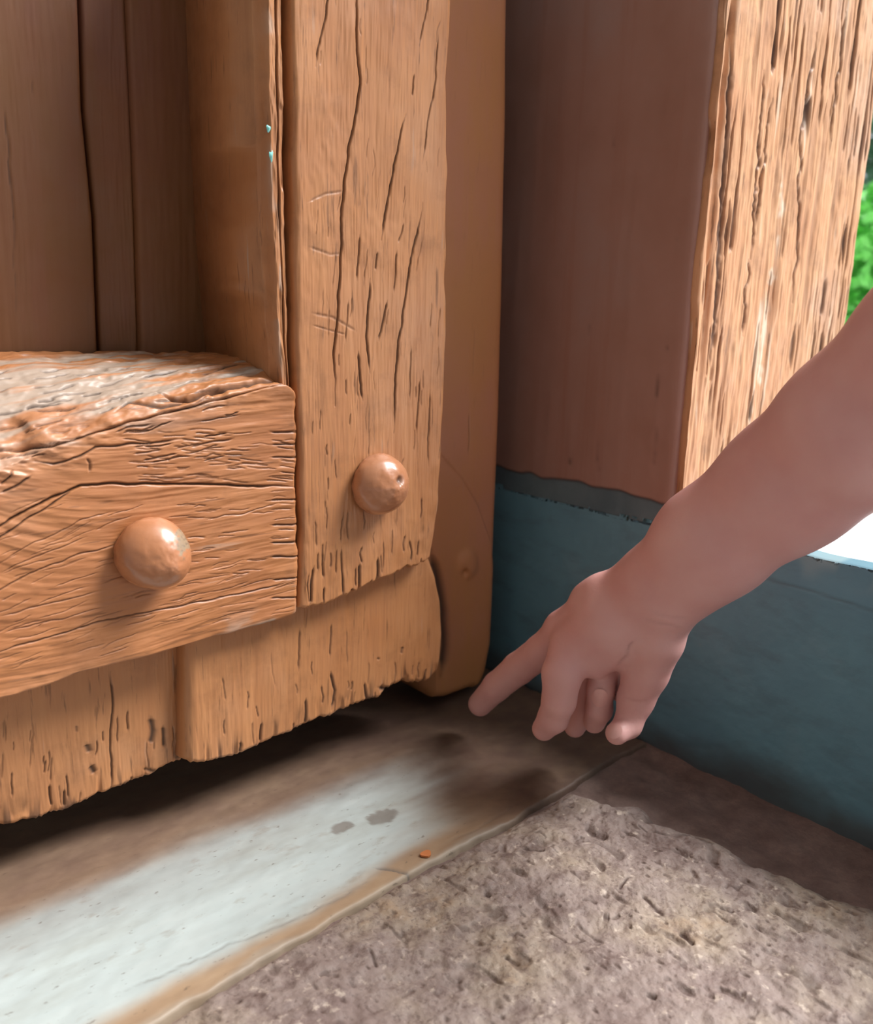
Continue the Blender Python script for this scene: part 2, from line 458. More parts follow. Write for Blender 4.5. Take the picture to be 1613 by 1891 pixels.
# ------------------------------------------------------------------ plinth (painted base of the doorway wall)
wall = empty('wall_right', (YB, 0.5, 0))
tag(wall, 'low blue-grey painted masonry base of the doorway with a worn top edge', 'wall', 'structure')
ztop = float(on(1500, 1030, 0, YB)[2]); zlip = float(on(1613, 1125, 0, YB)[2])
yend = 1.0
def local(o, par):
    o.matrix_parent_inverse = Matrix.Translation(-Vector(par.location)); return o
ny = 620; yv = np.linspace(0.02, yend, ny)
prof = []          # (x offset, z) from the ground up and over the top
for z in np.linspace(-0.02, zlip, 120): prof.append((0.0, z))
for a in np.linspace(0, 1, 20)[1:]: prof.append((0.0035 * math.sin(a * math.pi / 2), zlip + (ztop - zlip) * a - 0.0))
for a in np.linspace(0, math.pi / 2, 10)[1:]: prof.append((0.0035 + 0.006 * (1 - math.cos(a)), ztop - 0.006 + 0.006 * math.sin(a) + 0.0))
prof = np.array(prof)
prof[139 - 1:, 1] = np.minimum(prof[139 - 1:, 1], ztop)
for a in (0.4, 1.0): prof = np.vstack([prof, [0.0095 + a * 0.014, ztop]])
Yg = np.repeat(yv[:, None], len(prof), 1)
lipm = 1 - sm(0.0, 0.012, Yg - 0.0 - on(1290, 500, 0, YB)[1] - 0.004)
Xg = YB + prof[None, :, 0] * lipm + 0.0006 * fbm(Yg * 20, prof[None, :, 1] * 20, 0, 51) + 0.0002 * fbm(Yg * 150, prof[None, :, 1] * 150, 0, 52)
Zg = np.repeat(prof[None, :, 1], ny, 0) + 0.0012 * vnoise(Yg * 35, 0, 0, 53) * sm(zlip, ztop, prof[None, :, 1])
P = np.stack([Xg, Yg, Zg], -1)
crk, dirt = carve(P, [([(1300, 1040), (1420, 1072), (1500, 1092), (1613, 1128), (1800, 1180)], 3, 0.0012)], 3)
P[..., 0] += crk * lipm
foot = (1 - sm(0.0, 0.03, P[..., 2] + 0.008 * fbm(Yg * 25, Zg * 25, 0, 54)))
wear = sm(0.2, 0.7, vnoise(Yg * 60, Zg * 60, 0, 55)) * sm(zlip + 0.004, ztop, Zg) * 0.8 * lipm
grid_obj('painted_face', P, m_blue, wall, back=None, attrs={'dirt': np.clip(0.7 * foot + 0.5 * dirt, 0, 1), 'wear': wear}, flip=True)
local(C.objects['painted_face'], wall)
def box(name, x0, x1, y0, y1, z0, z1, mat, par, bev=0.0):
    v = [(x, y, z) for x in (x0, x1) for y in (y0, y1) for z in (z0, z1)]
    f = [(0, 1, 3, 2), (4, 6, 7, 5), (0, 4, 5, 1), (2, 3, 7, 6), (0, 2, 6, 4), (1, 5, 7, 3)]
    o = mesh_obj(name, v, f, mat, par, smooth=False)
    if bev:
        md = o.modifiers.new('bevel', 'BEVEL'); md.width = bev; md.segments = 3
    return o
ycorner = float(np.mean([on(1318, 150, 0, YB)[1], on(1270, 850, 0, YB)[1]]))
yface = ycorner
local(box('masonry_core', YB + 0.004, YB + 0.024, 0.02, yface - 0.04, -0.02, ztop - 0.003, m_blue, wall), wall)
xr = float(np.mean([on(1598, 300, 1, yface)[0], on(1566, 600, 1, yface)[0]]))
local(box('base_block', YB + 0.012, float(on(1503, 1018, 2, ztop)[0]), yface - 0.04, yend, -0.02, ztop - 0.0035, m_blue, wall, 0.004), wall)
print('ztop', ztop, 'zlip', zlip, 'ycorner', on(1325, 50, 0, YB)[1], on(1290, 500, 0, YB)[1], on(1262, 880, 0, YB)[1], 'xr', on(1598, 300, 1, yface)[0], on(1566, 600, 1, yface)[0], on(1510, 1000, 1, yface)[0])

m_plaster = simple('added_wall_plaster', lin(206, 202, 196), 0.9)  # for an unseen enclosure, added to block sky light around the doorway
for nm_, bx_, lb_ in (('wall_back_added', (-1.3, 0.562, 0.635, 0.75, -0.05, 2.3), 'unseen wall added behind the door leaf to darken the floor below it'),
                 ('wall_left_added', (-1.42, -1.3, -1.2, 1.1, -0.05, 2.3), 'unseen wall added at the left to block sky light'),
                 ('wall_front_added', (-1.42, 0.55, -1.32, -1.2, -0.05, 2.3), 'unseen wall added across from the door leaf to block sky light'),
                 ('ceiling', (-1.42, 0.80, -1.32, 1.1, 2.3, 2.4), 'unseen overhead slab added to block sky light')):
    o = box(nm_, *bx_, m_plaster, None); tag(o, lb_, nm_.split('_')[0], 'structure')
# ------------------------------------------------------------------ timber post of the door frame
post = empty('door_post', (YB + 0.08, yface + 0.1, ztop))
tag(post, 'weathered ochre timber door post standing on the blue-painted base, brown on its shaded side', 'post')
ZT = 1.15
def rows(z0, zv, n, k=24):
    a = np.linspace(0, 1, n)[:-1]; return z0, zv, a
# shaded side (faces the door leaf)
zb = 0.198
ny, nz_ = 200, 420
yv = np.linspace(yface + 0.007, 0.97, ny) ; zv = np.concatenate([np.linspace(ztop - 0.003, 0.66, nz_), np.linspace(0.66, ZT, 20)[1:]])
Yg, Zg = np.meshgrid(yv, zv, indexing='ij')
edge_w = 0.0030 * fbm(Zg * 18, 0, 0, 60, 3) * (1 - sm(0, 0.006, Yg - yface)) + 0.0012 * vnoise(Zg * 90, 0, 0, 61) * (1 - sm(0, 0.006, Yg - yface))
P = np.stack([YB - 0.0014 + 0.0012 * (1 - sm(0.007, 0.012, Yg - yface)) + 0.0003 * fbm(Yg * 120, Zg * 8, 0, 62), Yg, Zg], -1)
crk, dirt = carve(P, [([(1135, 230), (1132, 275)], 2, 0.001), ([(1215, 690), (1212, 780), (1208, 860)], 2.5, 0.0012),
                      ([(1255, 400), (1240, 580), (1228, 680)], 1.5, 0.0006), ([(1050, 860), (1054, 842)], 3, 0.001), ([(1090, 560), (1088, 620)], 1.5, 0.0006),
                      ([(1105, 800), (1105, 870)], 2, 0.0006)], 2)
P[..., 0] += crk
# brown paint ends in a ragged line, blue below: two boards of one surface
zp = 0.2015 + 0.0018 * vnoise(Yg * 70, 0, 0, 63) + 0.0015 * vnoise(Yg * 25, 0, 0, 64)
P[..., 0] += 0.0014 * (1 - sm(-0.0008, 0.0008, Zg - zp))
k = int(np.argmin(np.abs(zv - 0.2015)))
def jamb_mat():
    m = M('brown_over_blue_paint')
    # two paints: world height and a ragged line part them
    sep = m.n('ShaderNodeSeparateXYZ'); m.l(m.co, sep.inputs[0])
    up = m.attr('upper')
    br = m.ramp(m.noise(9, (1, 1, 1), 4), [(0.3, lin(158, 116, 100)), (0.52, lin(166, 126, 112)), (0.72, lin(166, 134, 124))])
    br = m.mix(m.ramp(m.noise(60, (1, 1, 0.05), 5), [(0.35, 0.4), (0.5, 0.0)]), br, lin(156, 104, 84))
    bl = m.ramp(m.noise(20, (1, 1, 1), 5), [(0.3, lin(86, 106, 114)), (0.6, lin(104, 122, 128)), (0.8, lin(122, 122, 116))])
    col = m.mix(up, bl, br)
    col = m.mix(m.attr('dirt'), col, (0.03, 0.015, 0.01, 1))
    nm = m.bump(m.noise(200, (1, 1, 0.1), 4), 0.0002, 0.6)
    return m.done(col, 0.6, nm)
m_side = jamb_mat()
upper = sm(-0.0008, 0.0008, Zg - zp)
dirt = np.maximum(dirt, 0.6 * np.exp(-((Zg - zp) / 0.0012) ** 2))
o = grid_obj('shaded_side', P, m_side, post, back=(0.02, 0, 0), attrs={'dirt': dirt, 'upper': upper}, flip=False); local(o, post)
# lit front (parallel to the leaf), deeply weathered
nx, nz_ = 330, 760
xv = np.linspace(0, 1, nx); zv = np.concatenate([np.linspace(ztop - 0.003, 0.64, nz_), np.linspace(0.64, ZT, 20)[1:]])
Sg, Zg = np.meshgrid(xv, zv, indexing='ij')
Xg = YB + 0.0005 + Sg * (xr - YB)
dl = Xg - YB; dr = xr - Xg
gx = Xg + 0.004 * vnoise(Zg * 6, 0, 0, 70)
ridge = fbm(gx * 130, Zg * 7, 0, 71, 3)
fine = fbm(gx * 420, Zg * 22, 0, 72, 2)
chk = sm(0.30, 0.60, vnoise(gx * 400, Zg * 22, 0, 73)) * sm(-0.35, 0.25, vnoise(gx * 40, Zg * 9, 0, 74))
dep = 0.0011 * np.clip(-ridge, 0, 1.2) + 0.0004 * fine + 0.0026 * chk + 0.0005 * fbm(gx * 160, Zg * 60, 0, 88, 2)
big = np.exp(-((dl - 0.013 - 0.003 * vnoise(Zg * 12, 0, 0, 75)) / 0.0035) ** 2) * 0.004 * sm(0.25, 0.4, Zg)
dep = dep + big
Yp = yface + dep + rnd(np.minimum(dl, dr), 0.003)
ledge = (1 - sm(0, 0.004, dl)) * (0.0022 + 0.0035 * np.clip(fbm(Zg * 16, 0, 0, 76, 4), -0.5, 1.2))
redge = (1 - sm(0, 0.004, dr)) * (0.004 * np.clip(fbm(Zg * 14, 0, 0, 77, 4), -0.6, 1.2))
P = np.stack([Xg + ledge * 0.9 - redge, Yp, Zg], -1)
crk, dirt = carve(P, [([(1352, 60), (1348, 200), (1338, 330), (1330, 480), (1318, 600), (1310, 700)], 5, 0.003),
                      ([(1510, 60), (1480, 260), (1475, 420), (1465, 560)], 2.6, 0.003), ([(1412, 130), (1400, 300), (1388, 480)], 2.6, 0.003),
                      ([(1425, 180), (1408, 320), (1395, 420)], 2.2, 0.003), ([(1560, 20), (1548, 160), (1535, 260)], 2.6, 0.003),
                      ([(1385, 480), (1370, 620)], 2.4, 0.003), ([(1575, 560), (1568, 640)], 2.2, 0.002)], 3)
P[..., 1] += crk
dirt = np.clip(np.maximum(dirt, np.maximum(0.9 * chk, 0.35 * np.clip(-ridge - 0.35, 0, 1))), 0, 1)
pl = sm(0.55, 0.75, vnoise(gx * 170, Zg * 12, 0, 78)) * sm(0.0, 0.4, vnoise(gx * 30, Zg * 10, 0, 79))
px, py = proj(P.reshape(-1, 3))
dw, _ = seg_dist(px + 3 * vnoise(px / 9, py / 9, 0, 5), py, [(1452, 300), (1445, 380), (1432, 450), (1425, 530), (1400, 720), (1385, 800)])
pl = np.maximum(pl * 0.8, (0.9 * np.exp(-(dw / 5) ** 2) * sm(-0.3, 0.3, vnoise(px / 9, py / 30, 0, 6))).reshape(Xg.shape))
o = grid_obj('weathered_front', P, m_post, post, back=(0, 0.014, 0), attrs={'dirt': dirt, 'wear': pl}, flip=True); local(o, post)
local(box('timber_core', YB + 0.01, xr - 0.005, yface + 0.012, 0.96, ztop - 0.003, ZT - 0.002, m_jamb, post), post)

# ------------------------------------------------------------------ door leaf
YF, YP, YL, YR, YQ = 0.48, 0.58, 0.508, 0.494, 0.526
door = empty('door_1', (0.545, 0.55, 0.0))
tag(door, 'heavy old ochre-painted plank door leaf with rounded studs on rail and stile, open at its pivot', 'door', 'structure')
def D(o): return local(o, door)

def wood(P, ax, scale, seed, amp=1.0):
    """fine grain relief; scale = frequencies across and along"""
    if ax == 2:
        a, g = P[..., 0], P[..., 2]
    else:
        a, g = P[..., 2], P[..., 0]
    w = a + 0.003 * vnoise(g * 9, a * 9, 0, seed)
    return amp * (0.00013 * fbm(w * scale, g * scale * 0.06, 0, seed + 1, 3) + 0.00012 * vnoise(w * scale * 3, g * scale * 0.25, 0, seed + 2))

def short_cracks(n, x0, x1, y0, y1, ang, ln, w, dep, seed):
    r = np.random.default_rng(seed); out = []
    for i in range(n):
        x, y = r.uniform(x0, x1), r.uniform(y0, y1)
        l = r.uniform(*ln); a = math.radians(ang + r.normal(0, 3))
        dx, dy = math.cos(a) * l / 2, math.sin(a) * l / 2
        j = r.normal(0, 1.5)
        out.append(([(x - dx, y - dy), (x + j, y + j), (x + dx, y + dy)], r.uniform(w * 0.7, w * 1.3), r.uniform(dep * 0.5, dep)))
    return out

# --- stile
Lp = [(531, -420), (537, -60), (541, 100), (544, 300), (546, 500), (548, 700), (556, 900), (558, 1040), (558, 1127)]
Rp = [(846, -420), (836, -60), (834, 60), (829, 150), (831, 260), (828, 420), (826, 620), (822, 760), (818, 860), (809, 950), (799, 1034)]
Bp = [(558, 1127), (600, 1120), (625, 1108), (655, 1096), (690, 1078), (730, 1062), (750, 1052), (765, 1050), (785, 1040), (799, 1034)]
L, R, B = pts(Lp, 1, YF), pts(Rp, 1, YF), pts(Bp, 1, YF)
T = [L[0], R[0]]
P, ed = coons(T, B, L, R, 300, 900, (0, 2), 1, YF)
cr = [([(607, -60), (607, 0), (598, 48), (588, 93), (583, 122)], 1.8, 0.0016),
      ([(660, -60), (660, 0), (660, 93), (667, 155), (662, 192), (649, 252), (635, 352), (632, 407), (629, 500), (622, 592), (616, 648), (620, 700), (619, 750)], 2.3, 0.0028),
      ([(790, -20), (790, 0), (775, 85)], 1.6, 0.0014), ([(749, 211), (735, 270), (716, 374), (705, 444)], 2.0, 0.002),
      ([(812, 56), (805, 141), (790, 230), (781, 304)], 1.5, 0.0014),
      ([(781, 374), (770, 437), (753, 518), (742, 585), (735, 648), (731, 720), (728, 800)], 2.0, 0.002),
      ([(664, 433), (662, 477), (660, 518)], 1.8, 0.0016), ([(698, 466), (696, 500)], 1.7, 0.0014), ([(735, 463), (725, 541)], 1.7, 0.0014),
      ([(685, 515), (681, 563), (679, 622), (685, 690)], 2.0, 0.0018), ([(714, 555), (701, 630)], 2.0, 0.0018), ([(644, 555), (638, 630)], 1.6, 0.0012),
      ([(745, 411), (738, 450)], 1.5, 0.0012), ([(766, 137), (760, 178)], 1.6, 0.0014),
      ([(664, 650), (668, 700), (670, 740)], 2.2, 0.002), ([(640, 700), (640, 730)], 1.6, 0.0012),
      ([(760, 640), (757, 740)], 1.5, 0.0012), ([(776, 700), (770, 800)], 1.6, 0.0014), ([(795, 720), (790, 860)], 1.6, 0.0014), ([(668, 700), (669, 735)], 1.6, 0.0014),
      ([(580, 1045), (576, 1095), (572, 1122)], 2.6, 0.0022), ([(601, 1085), (600, 1118)], 2.0, 0.0018), ([(630, 1010), (632, 1050), (634, 1105)], 2.0, 0.0016),
      ([(664, 1040), (662, 1094)], 2.8, 0.0026), ([(697, 1030), (698, 1076)], 2.8, 0.0024), ([(754, 1048), (753, 1060)], 5, 0.003), ([(650, 1088), (651, 1100)], 3.5, 0.002),
      ([(568, 372), (600, 358), (634, 352)], 3.2, 0.0007), ([(575, 578), (612, 585), (660, 612)], 3.5, 0.0007), ([(575, 600), (640, 618)], 2.0, 0.0007),
      ([(570, 455), (610, 470), (635, 468)], 3.5, 0.0006)]
cr += short_cracks(34, 570, 815, 650, 1040, 92, (20, 60), 1.2, 0.0011, 11)
cr += short_cracks(34, 575, 825, -40, 650, 94, (20, 70), 1.1, 0.0009, 12)
cr += short_cracks(22, 570, 800, 960, 1100, 90, (20, 60), 1.6, 0.0016, 13)
crk, dirt = carve(P, cr, 1.6)
X_, Z_ = P[..., 0], P[..., 2]
pil = 0.0006 * fbm(X_ * 35, Z_ * 20, 0, 110, 3) + 0.00035 * fbm(X_ * 130, Z_ * 90, 0, 111, 2) * sm(-0.1, 0.6, vnoise(X_ * 25, Z_ * 18, 0, 112))
P[..., 1] += rnd(np.minimum(ed['l'], ed['r']), 0.0045) + rnd(ed['b'], 0.003) + crk + wood(P, 2, 330, 101, 1.1) + pil
P[..., 0] += (1 - sm(0, 0.004, ed['r'])) * 0.0013 * vnoise(Z_ * 55, 0, 0, 113) + (1 - sm(0, 0.004, ed['l'])) * 0.0008 * vnoise(Z_ * 40, 0, 0, 114)
P[..., 2] += (1 - sm(0, 0.006, ed['b'])) * (0.0016 * np.abs(vnoise(X_ * 260, 0, 0, 115)) + 3.0 * np.minimum(crk, 0.0012))
wear = 0.35 * (1 - sm(0, 0.0035, ed['r'])) * sm(-0.2, 0.5, vnoise(Z_ * 80, X_ * 80, 0, 116))
D(grid_obj('stile', P, m_vert, door, back=(0, 0.085, 0), attrs={'dirt': dirt, 'wear': wear}, flip=True))
# --- bead moulding along the stile's inner edge
yv0 = np.array([-420, 0, 200, 400, 600, 700, 760])
xl = np.array([470, 482, 486, 492, 504, 512, 516]); xrr = np.array([528, 540, 543, 546, 549, 552, 554])
nS, nT = 110, 620
L = pts(list(zip(xl, yv0)), 1, YF + 0.003); R = pts(list(zip(xrr, yv0)), 1, YF + 0.003)
P, ed = coons([L[0], R[0]], [L[-1], R[-1]], L, R, nS, nT, (0, 2), 1, YF + 0.003)
s = np.linspace(0, 1, nS)[:, None]; zz = P[..., 2]
wv = 0.04 * fbm(zz * 22, 0, 0, 120, 3)
sv = s + wv
h = 0.010 * (1 - sm(0.0, 0.24, sv)) + 0.0035 * np.exp(-((sv - 0.47) / 0.03) ** 2) + 0.0015 * np.clip((sv - 0.45) / 0.3, 0, 1) + 0.012 * sm(0.64, 0.76, sv)
rag = sm(0.1, 0.6, vnoise(zz * 60, s * 3, 0, 122))
dirt = np.clip(0.85 * np.exp(-((sv - 0.47) / 0.035) ** 2), 0, 1)
P[..., 1] += h + 0.0014 * rag * np.exp(-((sv - 0.6) / 0.1) ** 2) + 0.0007 * fbm(zz * 55, s * 6, 0, 123, 3)
wear = 0.6 * sm(0.15, 0.6, vnoise(zz * 70, s * 5, 0, 124)) * np.exp(-((sv - 0.33) / 0.14) ** 2)
D(grid_obj('bead_moulding', P, m_vert, door, back=(0, 0.094, 0), attrs={'dirt': dirt, 'wear': wear}, flip=True))
xm = float(P[0, :, 0].min())

# --- rail with its worn, sloping top
x0, x1 = -0.20, float(np.mean([on(549, 900, 1, YF)[0], on(554, 1060, 1, YF)[0]]))
nX = 760
xs = x0 + (x1 - x0) * np.linspace(0, 1, nX)
arr = pts([(0, 868), (60, 842), (150, 806), (250, 777), (350, 750), (440, 728), (520, 706)], 1, YF)
za = np.interp(xs, [a[0] for a in arr], [a[2] for a in arr]); 
zback = 0.34 - 0.031
zbt = pts([(0, 1296), (60, 1278), (150, 1248), (250, 1222), (350, 1196), (450, 1166), (553, 1136)], 1, YF)
zbm = np.interp(xs, [a[0] for a in zbt], [a[2] for a in zbt])
nu1, nu2, nu3 = 190, 420, 10
rows_ = []
endr = x1 - xs
drop = 0.016 * (1 - np.sqrt(np.clip(1 - (1 - np.clip(endr / 0.016, 0, 1)) ** 2, 0, 1))) 
Pg = np.zeros((nX, nu1 + nu2 + nu3, 3)); Pg[..., 0] = xs[:, None]
u = np.linspace(0, 1, nu1)[None]
yb_, r_ = YP - 0.002, 0.007
hh = (zback - za)[:, None]
Pg[:, :nu1, 1] = yb_ + (YF + 0.0 - yb_) * (1 - (1 - u) ** 1.12)
Pg[:, :nu1, 2] = (zback - hh * (u ** 2.2) - drop[:, None] * (0.25 + 0.75 * u))
v = np.linspace(0, 1, nu2 + 1)[None, 1:]
ztop_f = (za - drop)[:, None]
Pg[:, nu1:nu1 + nu2, 1] = YF
Pg[:, nu1:nu1 + nu2, 2] = ztop_f + (zbm[:, None] - ztop_f) * v
w = np.linspace(0, 1, nu3 + 1)[None, 1:]
Pg[:, nu1 + nu2:, 1] = YF + 0.045 * w
Pg[:, nu1 + nu2:, 2] = zbm[:, None]
# round the arris and the lower edge by smoothing the profile
for it in range(26):
    q = Pg[:, 1:-1, 1:] * 0.5 + 0.25 * (Pg[:, :-2, 1:] + Pg[:, 2:, 1:]); Pg[:, 1:-1, 1:] = q
def nrm(P):
    a = np.gradient(P, axis=0); b = np.gradient(P, axis=1); n = np.cross(a, b); n /= np.linalg.norm(n, axis=-1, keepdims=True) + 1e-12
    return n
N = nrm(Pg)
if N[nX // 2, nu1 + 100, 1] > 0: N = -N
RC = [([(-80, 845), (45, 826), (93, 823), (167, 801), (238, 779), (316, 760), (372, 745), (446, 727), (528, 708)], 3.4, 0.0038),
      ([(290, 727), (320, 737), (345, 738), (400, 722), (517, 697)], 4.6, 0.0065),
      ([(215, 762), (238, 748), (300, 752), (345, 742)], 2.6, 0.002),
      ([(67, 853), (100, 858), (141, 842), (179, 827), (260, 819), (340, 811)], 2.8, 0.002),
      ([(-60, 1010), (0, 972), (93, 920), (149, 896), (200, 893), (260, 894), (372, 894), (428, 896), (556, 899)], 2.9, 0.0032),
      ([(-60, 1040), (0, 994), (74, 946), (141, 898)], 2.2, 0.002),
      ([(-40, 1105), (0, 1087), (130, 1028), (223, 1002)], 1.8, 0.0013), ([(0, 1139), (112, 1110), (186, 1091)], 1.6, 0.001),
      ([(-40, 1215), (0, 1203), (149, 1158), (260, 1132), (372, 1113), (470, 1090), (557, 1069)], 2.0, 0.0015),
      ([(0, 1060), (90, 1020), (160, 990)], 1.5, 0.001), ([(0, 1040), (70, 1000), (150, 960), (215, 945)], 1.4, 0.001),
      ([(0, 1170), (120, 1140), (200, 1120)], 1.4, 0.0009), ([(370, 960), (440, 950), (520, 930)], 1.4, 0.001),
      ([(280, 1085), (310, 1080)], 2.4, 0.0014), ([(165, 872), (165, 855), (158, 845)], 2.4, 0.0016),
      ([(0, 910), (30, 900), (60, 880)], 3, 0.002), ([(0, 895), (20, 880), (26, 870)], 3, 0.002)]
for yy in (801, 823, 847, 927, 972, 1005, 1031, 1072, 1108):
    RC.append(([(500, yy - 2), (528, yy - 3), (560, yy - 4)], 2.2, 0.0019))
RC += short_cracks(75, 250, 545, 790, 890, 3, (20, 55), 1.5, 0.0012, 31)
RC += short_cracks(40, 330, 545, 905, 1060, -4, (20, 60), 1.3, 0.001, 32)
RC += short_cracks(46, 0, 260, 930, 1230, -20, (30, 110), 1.2, 0.0009, 33)
RC += short_cracks(40, 260, 540, 1040, 1150, -14, (30, 100), 1.2, 0.0009, 34)
RC += short_cracks(60, 0, 430, 680, 850, -12, (25, 90), 1.9, 0.0022, 35)
crk, dirt = carve(Pg, RC, 2.6)
u_all = np.arange(nu1 + nu2 + nu3)[None]
topm = 1 - sm(nu1 - 25, nu1 + 10, u_all.astype(float))
X_, Y_, Z_ = Pg[..., 0], Pg[..., 1], Pg[..., 2]
arc = Z_ - Y_                                   # runs over top and face alike
arc = np.where(u_all < nu1, (YP - Y_) , 0.1 + (zback - Z_))
warp = 0.012 * vnoise(X_ * 7, 0, 0, 140) + 0.05 * np.exp(-((X_ - 0.02) / 0.10) ** 2) * np.exp(-((arc - 0.18) / 0.05) ** 2)
g = arc + warp
rel = 0.00028 * fbm(X_ * 16, g * 300, 0, 141, 3) + 0.00022 * fbm(X_ * 60, g * 260, 0, 144, 2)
edgez = np.exp(-((u_all - nu1) / 34.0) ** 2)
edgez = edgez * (0.35 + 0.65 * (1 - sm(0.12, 0.24, X_)))
rough = (topm * 0.8 + edgez) * (0.0017 * fbm(X_ * 45, g * 110, 0, 142, 4) + 0.002 * sm(0.2, 0.7, vnoise(X_ * 70, g * 150, 0, 143)))
low = np.exp(-((u_all - (nu1 + nu2)) / 26.0) ** 2)
rough = rough + low * 0.0012 * fbm(X_ * 40, g * 40, 0, 145, 3)
endset = rnd(endr, 0.004)[:, None]
Pg = Pg - N * (crk + rel + rough + endset)[..., None]
Pg[..., 0] += ((1 - sm(0, 0.004, endr))[:, None]) * 0.0012 * vnoise(Z_ * 110, 0, 0, 146)
X_ = Pg[..., 0]
streak = fbm(X_ * 14, g * 170, 0, 150, 4)
wr = topm * sm(-0.55, 0.25, streak + 0.35 - 1.4 * sm(0.15, 0.30, X_)) * sm(20, 45, u_all.astype(float) + 20 * vnoise(X_ * 20, 0, 0, 151))
wr = wr + edgez * (1 - topm) * 0.8 * sm(-0.1, 0.5, streak + 0.4 - 4.5 * np.clip(X_, 0, 1))
wr = wr + low * 0.6 * sm(0.25, 0.7, fbm(X_ * 40, g * 60, 0, 152, 3))
px, py = proj(Pg.reshape(-1, 3))
dp, _ = seg_dist(px, py, [(420, 1168), (470, 1158), (505, 1146)]); wr = np.maximum(wr, (0.8 * np.exp(-(dp / 5) ** 2)).reshape(wr.shape) * sm(-0.4, 0.2, streak))
D(grid_obj('rail', Pg, None or m_horz, door, back=(0, 0.0, 0) if False else None, attrs={'dirt': np.clip(dirt, 0, 1), 'wear': np.clip(wr, 0, 0.9)}, flip=True))
# end grain and back of the rail close the body
prof = Pg[-1]; n = len(prof)
endv = np.concatenate([prof, prof + np.array([0.0006, 0, 0])])
ring = Pg[-1][::6]
cv = np.vstack([ring, [[ring[-1][0], YP - 0.002, ring[-1][2]]]])
D(mesh_obj('rail_end', cv, [list(range(len(cv)))], m_horz, door, smooth=False))

# --- upper recessed planks
def plank(name, Lpx, Rpx, Y, ztop_, zbot, ns, nz_, mat, seed, cracks=(), thick=0.03, amp=1.0, b=None):
    Lw, Rw = pts(Lpx, 1, Y), pts(Rpx, 1, Y)
    zr = np.linspace(ztop_, zbot, nz_)
    def ex(pw):
        pw = sorted(pw, key=lambda p: p[2]); return np.interp(zr, [p[2] for p in pw], [p[0] for p in pw])
    a, c = ex(Lw), ex(Rw)
    s = np.linspace(0, 1, ns)[:, None]
    X = a[None] * (1 - s) + c[None] * s
    P = np.stack([X, np.full_like(X, Y), np.repeat(zr[None], ns, 0)], -1)
    crk, dirt = carve(P, list(cracks), 2)
    wd = (c - a)[None]
    P[..., 1] += rnd(np.minimum(s * wd, (1 - s) * wd), 0.003) + crk + wood(P, 2, 260, seed, amp) + 0.0006 * fbm(P[..., 0] * 20, P[..., 2] * 6, 0, seed + 5, 2)
    return D(grid_obj(name, P, mat, door, back=(0, thick, 0), attrs={'dirt': dirt, 'wear': dirt * 0}, flip=True))
far = [(-420, -300), (-420, 900)]
s1 = [(140, -300), (145, 0), (152, 200), (172, 400), (184, 700)]; s2 = [(226, -300), (232, 0), (244, 250), (250, 400), (258, 700)]
s3 = [(600, -300), (600, 700)]
g1 = [(x + 3, y) for x, y in s1]; g2 = [(x + 3, y) for x, y in s2]
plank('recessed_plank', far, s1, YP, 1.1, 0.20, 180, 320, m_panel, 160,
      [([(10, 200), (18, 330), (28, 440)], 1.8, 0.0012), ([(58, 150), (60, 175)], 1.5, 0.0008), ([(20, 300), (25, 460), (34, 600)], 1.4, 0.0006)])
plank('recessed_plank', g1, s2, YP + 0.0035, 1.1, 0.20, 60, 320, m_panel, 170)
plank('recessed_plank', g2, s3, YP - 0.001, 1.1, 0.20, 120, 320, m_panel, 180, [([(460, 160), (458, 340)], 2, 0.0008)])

# --- lower skirt boards
def skirt(name, T, B, L, R, Y, ns, nz_, seed, cracks, thick, er=0.004, wearf=None):
    P, ed = coons(pts(T, 1, Y), pts(B, 1, Y), pts(L, 1, Y), pts(R, 1, Y), ns, nz_, (0, 2), 1, Y)
    crk, dirt = carve(P, cracks, 1.8)
    X_, Z_ = P[..., 0], P[..., 2]
    nearb = 1 - sm(0, 0.022, ed['b'])
    P[..., 1] += rnd(np.minimum(ed['l'], ed['r']), er) + rnd(ed['b'], 0.004) + crk + wood(P, 2, 300, seed) + 0.0006 * fbm(X_ * 25, Z_ * 15, 0, seed + 6, 3)
    P[..., 1] += nearb * 0.0016 * sm(0.1, 0.6, vnoise(X_ * 240, Z_ * 40, 0, seed + 7))
    P[..., 2] += (1 - sm(0, 0.008, ed['b'])) * (0.0014 * vnoise(X_ * 90, 0, 0, seed + 8) + 0.0012 * np.abs(vnoise(X_ * 330, 0, 0, seed + 9)))
    pk = nearb * sm(0.35, 0.65, fbm(X_ * 170, Z_ * 30, 0, seed + 10, 3))
    dirt = np.maximum(dirt, 0.7 * pk)
    wear = 0.3 * (1 - sm(0, 0.004, ed['b'])) * sm(0, 0.4, vnoise(X_ * 60, 0, 0, seed + 11))
    return D(grid_obj(name, P, m_vert, door, back=(0, thick, 0), attrs={'dirt': dirt, 'wear': wear}, flip=True))
